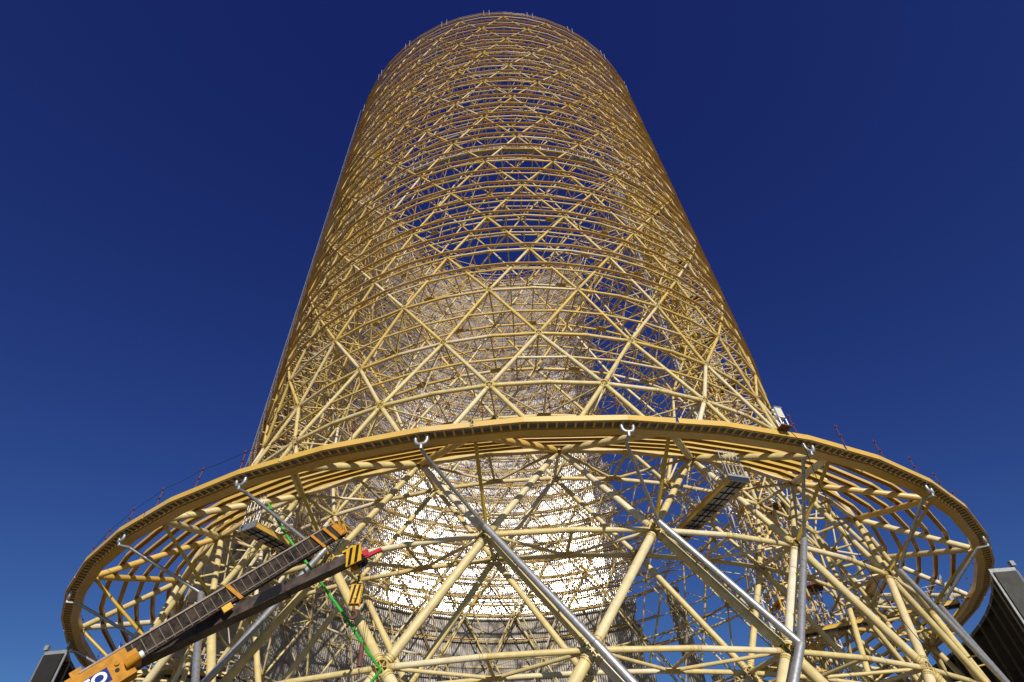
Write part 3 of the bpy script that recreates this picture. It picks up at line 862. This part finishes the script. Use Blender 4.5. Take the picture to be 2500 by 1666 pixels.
MB().tube(q1 - d * .36 + s * (bw - .01) - v * .08, q1 - d * .36 + s * (bw + .06) - v * .08, .07, 12).build('pin_boss', ORANGE, root, True)
MB().tube(q1 - d * .42 + s * (bw - .01) - v * .28, q1 - d * .42 + s * (bw + .012) - v * .28, .065, 14).build('access_hole', BLACK, root, True)
pw = 1.55
pc = q1 - d * (.62 + pw / 2) + s * (bw + .012) - v * .235
plate = MB().box(pc, d * pw / 2, s * .01, v * .215).build('name_plate', BLUE, root)
tcu = bpy.data.curves.new('letters', 'FONT'); tcu.body = 'KATO'; tcu.size = .46; tcu.extrude = .004; tcu.align_x = 'CENTER'; tcu.align_y = 'CENTER'; tcu.offset = .014
to = bpy.data.objects.new('letters_tmp', tcu); col.objects.link(to); bpy.context.view_layer.update()
me = bpy.data.meshes.new_from_object(to.evaluated_get(bpy.context.evaluated_depsgraph_get())); bpy.data.objects.remove(to)
me.materials.clear(); me.materials.append(WHITE)
xs = [vv.co.x for vv in me.vertices]; sx_ = (pw - .14) / (max(xs) - min(xs)); mxx = (max(xs) + min(xs)) / 2
for vv in me.vertices: vv.co.x = (vv.co.x - mxx) * sx_
TM = Matrix.Translation(pc + s * .016) @ Matrix((( d.x, v.x, s.x), (d.y, v.y, s.y), (d.z, v.z, s.z))).to_4x4()
link('plate_letters', me, plate, TM)
# carrier outside the frame
fr = Vector(((P0 - d * 8.5).x, (P0 - d * 8.5).y, 0))
MB().box(fr + Vector((-.5, 0, 1.0)), (5.0, 0, 0), (0, 1.25, 0), (0, 0, .3)).build('carrier', ORANGE, root)
MB().box(fr + Vector((-4.6, 0, 2.0)), (1.0, 0, 0), (0, 1.2, 0), (0, 0, .7)).build('cab', ORANGE, root)
MB().box(fr + Vector((0, 0, 1.6)), (1.4, 0, 0), (0, 1.1, 0), (0, 0, .28)).build('turntable', ORANGE, root)
zq = (P0 - d * 8.5).z
for x in (-4.2, -2.8, 1.6, 3.0):
    for y in (-1.15, 1.15):
        MB().tube(fr + Vector((x, y - .18, .55)), fr + Vector((x, y + .18, .55)), .55, 18).build('wheel', BLACK, root, True)
MB().bar(fr + Vector((0, 0, 1.7)), Vector((fr.x, fr.y, zq)), .7).build('boom_pivot', ORANGE, root)

# crane two: smooth dark boom with striped head
Q0, Q1 = pixel(315, 1622, 20.6), pixel(856, 1366, 21.6)
d2, s2, v2 = boom_frame(Q0, Q1); L2 = (Q1 - Q0).length
root2 = empty('mobile_crane', (Q0 - d2 * 9).xy.to_3d(), 'crane with a smooth dark boom ending in a yellow and black striped head', 'crane')
q0 = Q0 - d2 * 8; fA = .70
M1 = Q0 + d2 * L2 * fA
MB().box((q0 + M1) / 2, d2 * (M1 - q0).length / 2, s2 * .24, v2 * .22).build('boom_section', BOOM2, root2)
MB().box((M1 + Q1) / 2, d2 * (Q1 - M1).length / 2, s2 * .20, v2 * .185).build('boom_section', BOOM2, root2)
MB().box(Q0 + d2 * L2 * .64 + s2 * .245, d2 * .50 + v2 * .0, s2 * .01, v2 * .2 + d2 * .16).build('black_band', BLACK, root2)
MB().box(M1, d2 * .05, s2 * .26, v2 * .235).build('boom_collar', BOOM2, root2)
def striped(cn, ax, bx, cx_, parent, name='cheek_plate', n=2):
    """cheek plate with diagonal yellow and black bands, each band a strip 3 mm proud"""
    p = MB().box(cn, ax, bx, cx_).build(name, YELLOW, parent)
    for i in range(n):
        f = -1 + 2 * (i + .5) / n
        c = cn + ax * f * .86 + bx * 1.02
        MB().box(c, ax * (.40 / n), bx * .04, cx_ * .97 + ax * .16).build('black_band', BLACK, p)
    return p
for sg in (1, -1):
    striped(Q1 + d2 * .22 + s2 * sg * .24 - v2 * .05, d2 * .30, s2 * sg * .025, v2 * .34 + d2 * .06, root2)
MB().box(Q1 + d2 * .10 + v2 * .30, d2 * .30, s2 * .22, v2 * .04).build('head_top', YELLOW, root2)
for k in range(4):
    c = Q1 + d2 * .38 - v2 * .25 + s2 * (-.15 + .1 * k); MB().tube(c - s2 * .03, c + s2 * .03, .20, 16).build('sheave', BLACK, root2, True)
for k in range(2):
    c = Q1 + d2 * .15 + v2 * .38 + s2 * (-.05 + .1 * k); MB().tube(c - s2 * .03, c + s2 * .03, .12, 12).build('guide_sheave', YELLOW, root2, True)
MB().box(Q1 + d2 * .85 - v2 * .18, d2 * .38, s2 * .05, v2 * .07 - d2 * .02).box(Q1 + d2 * .60 - v2 * .06, d2 * .10, s2 * .09, v2 * .13).build('red_jib_arm', PINK, root2)
fr2 = Vector((q0.x, q0.y, 0))
MB().box(fr2 + Vector((-.5, 1, 1.0)), (5.0, 0, 0), (0, 1.25, 0), (0, 0, .3)).build('carrier', YELLOW, root2)
MB().bar(fr2 + Vector((0, 0, 1.2)), Vector((fr2.x, fr2.y, q0.z)), .7).build('boom_pivot', YELLOW, root2)
for x in (-4.2, -2.8, 1.6, 3.0):
    for y in (0, 2.2): MB().tube(fr2 + Vector((x, y - .18, .55)), fr2 + Vector((x, y + .18, .55)), .55, 18).build('wheel', BLACK, root2, True)

# hook blocks ---------------------------------------------------------------------------------------------
def hook_curve(c, r, ex, ez, th):
    pts = [c + ez * r * 2.1, c + ez * r * 1.3]
    for i in range(10):
        a = math.radians(95 - i * 29)
        pts.append(c + (ex * math.cos(a) + ez * math.sin(a)) * r)
    return MB().path(pts, th, 8)
ex = Vector((1, .12, 0)).normalized(); ey = Vector((.12, -1, 0)).normalized(); ez = Vector((0, 0, 1))
hp = Q1 + d2 * .42 - ez * 1.75; 
hp = pixel(866, 1452, 21.7); hp.x, hp.y = (Q1 + d2 * .45).x, (Q1 + d2 * .45).y
hp.z -= .50
hb = empty('hook_block', hp, 'yellow and black striped hook block hanging below the striped crane head', 'hook block')
for sg in (1, -1):
    hp_off = 0; striped(hp + ey * sg * .10, ex * .20, ey * sg * .02, ez * .34 + ex * .02, hb, n=2)
for k in range(3): MB().tube(hp + ey * (-.07 + .05 * k) + ez * .1, hp + ey * (-.03 + .05 * k) + ez * .1, .19, 14).build('sheave', RUST, hb, True)
MB().tube(hp + ey * .13 - ez * .12, hp + ey * .15 - ez * .12, .06, 12).build('pin', YELLOW, hb, True)
hook_curve(hp - ez * .68, .13, ex, ez, .055).build('hook', RUST, hb, True)
for k in range(4):
    a = Q1 + d2 * .45 - v2 * .3 + s2 * (-.12 + .08 * k); MB().tube(a, hp + ez * .3 + ey * (-.08 + .05 * k), .011, 5).build('hoist_rope', BLACK, hb)
hp2 = P1 + d * .25; top2 = hp2.copy(); hp2 = Vector((hp2.x - .55, hp2.y, pixel(800, 1418, 24.5).z))
hp2.z -= .30
hb2 = empty('hook_block', hp2, 'small tarnished golden hook hanging below the orange boom head', 'hook')
MB().box(hp2 + ez * .02, ex * .16, ey * .09, ez * .20).build('block_body', HUB, hb2)
MB().tube(hp2 + ex * .36 + ez * .22, hp2 + ex * .36 - ez * .30, .10, 12).build('counterweight', CREAM, hb2, True)
MB().bar(hp2 + ez * .16, hp2 + ex * .36 + ez * .16, .07).build('link_plate', HUB, hb2)
hook_curve(hp2 - ex * .10 - ez * .42, .13, ex, ez, .04).build('hook', HUB, hb2, True)
for k in range(3): MB().tube(top2 + s * (-.1 + .1 * k) - v * .3, hp2 + ez * .2 + ex * (.1 * k - .1), .010, 5).build('hoist_rope', BLACK, hb2)

bl = pixel(893, 1604, 21.9)
tp = Q1 + d2 * .95 - v2 * .22; bl.x, bl.y = tp.x - .02, tp.y
bl.z -= .95
bz = empty('headache_ball', bl, 'rusty red long weight hanging on two thin ropes from the red jib arm', 'hook weight')
MB().path([bl + ez * .34, bl + ez * .26, bl - ez * .26, bl - ez * .36], .085, 12).build('weight', RUST, bz, True)
for k in (-1, 1): MB().tube(bl + ez * .3 + ex * .03 * k, tp + ex * .05 * k, .009, 5).build('rope', BLACK, bz)
ch = MB()
for k in range(7):
    c = bl - ez * (.42 + .07 * k); ch.tube(c, c - ez * .05 + ex * (.02 if k % 2 else -.02), .022, 6)
ch.build('chain', RUST, bz)

# green hose ----------------------------------------------------------------------------------------------
hp_ = [(655, 1230, 26.5), (672, 1262, 26.0), (705, 1316, 25.3), (748, 1374, 24.6), (795, 1440, 23.8), (850, 1516, 22.6), (895, 1588, 21.4), (930, 1636, 20.0), (905, 1668, 19.8), (880, 1720, 19.4)]
tag(MB().path([pixel(*p) for p in hp_], .055, 8).build('green_hose', GREEN, smooth=True), 'bright green hose slanting down behind the crane booms to a lower tube joint', 'hose')
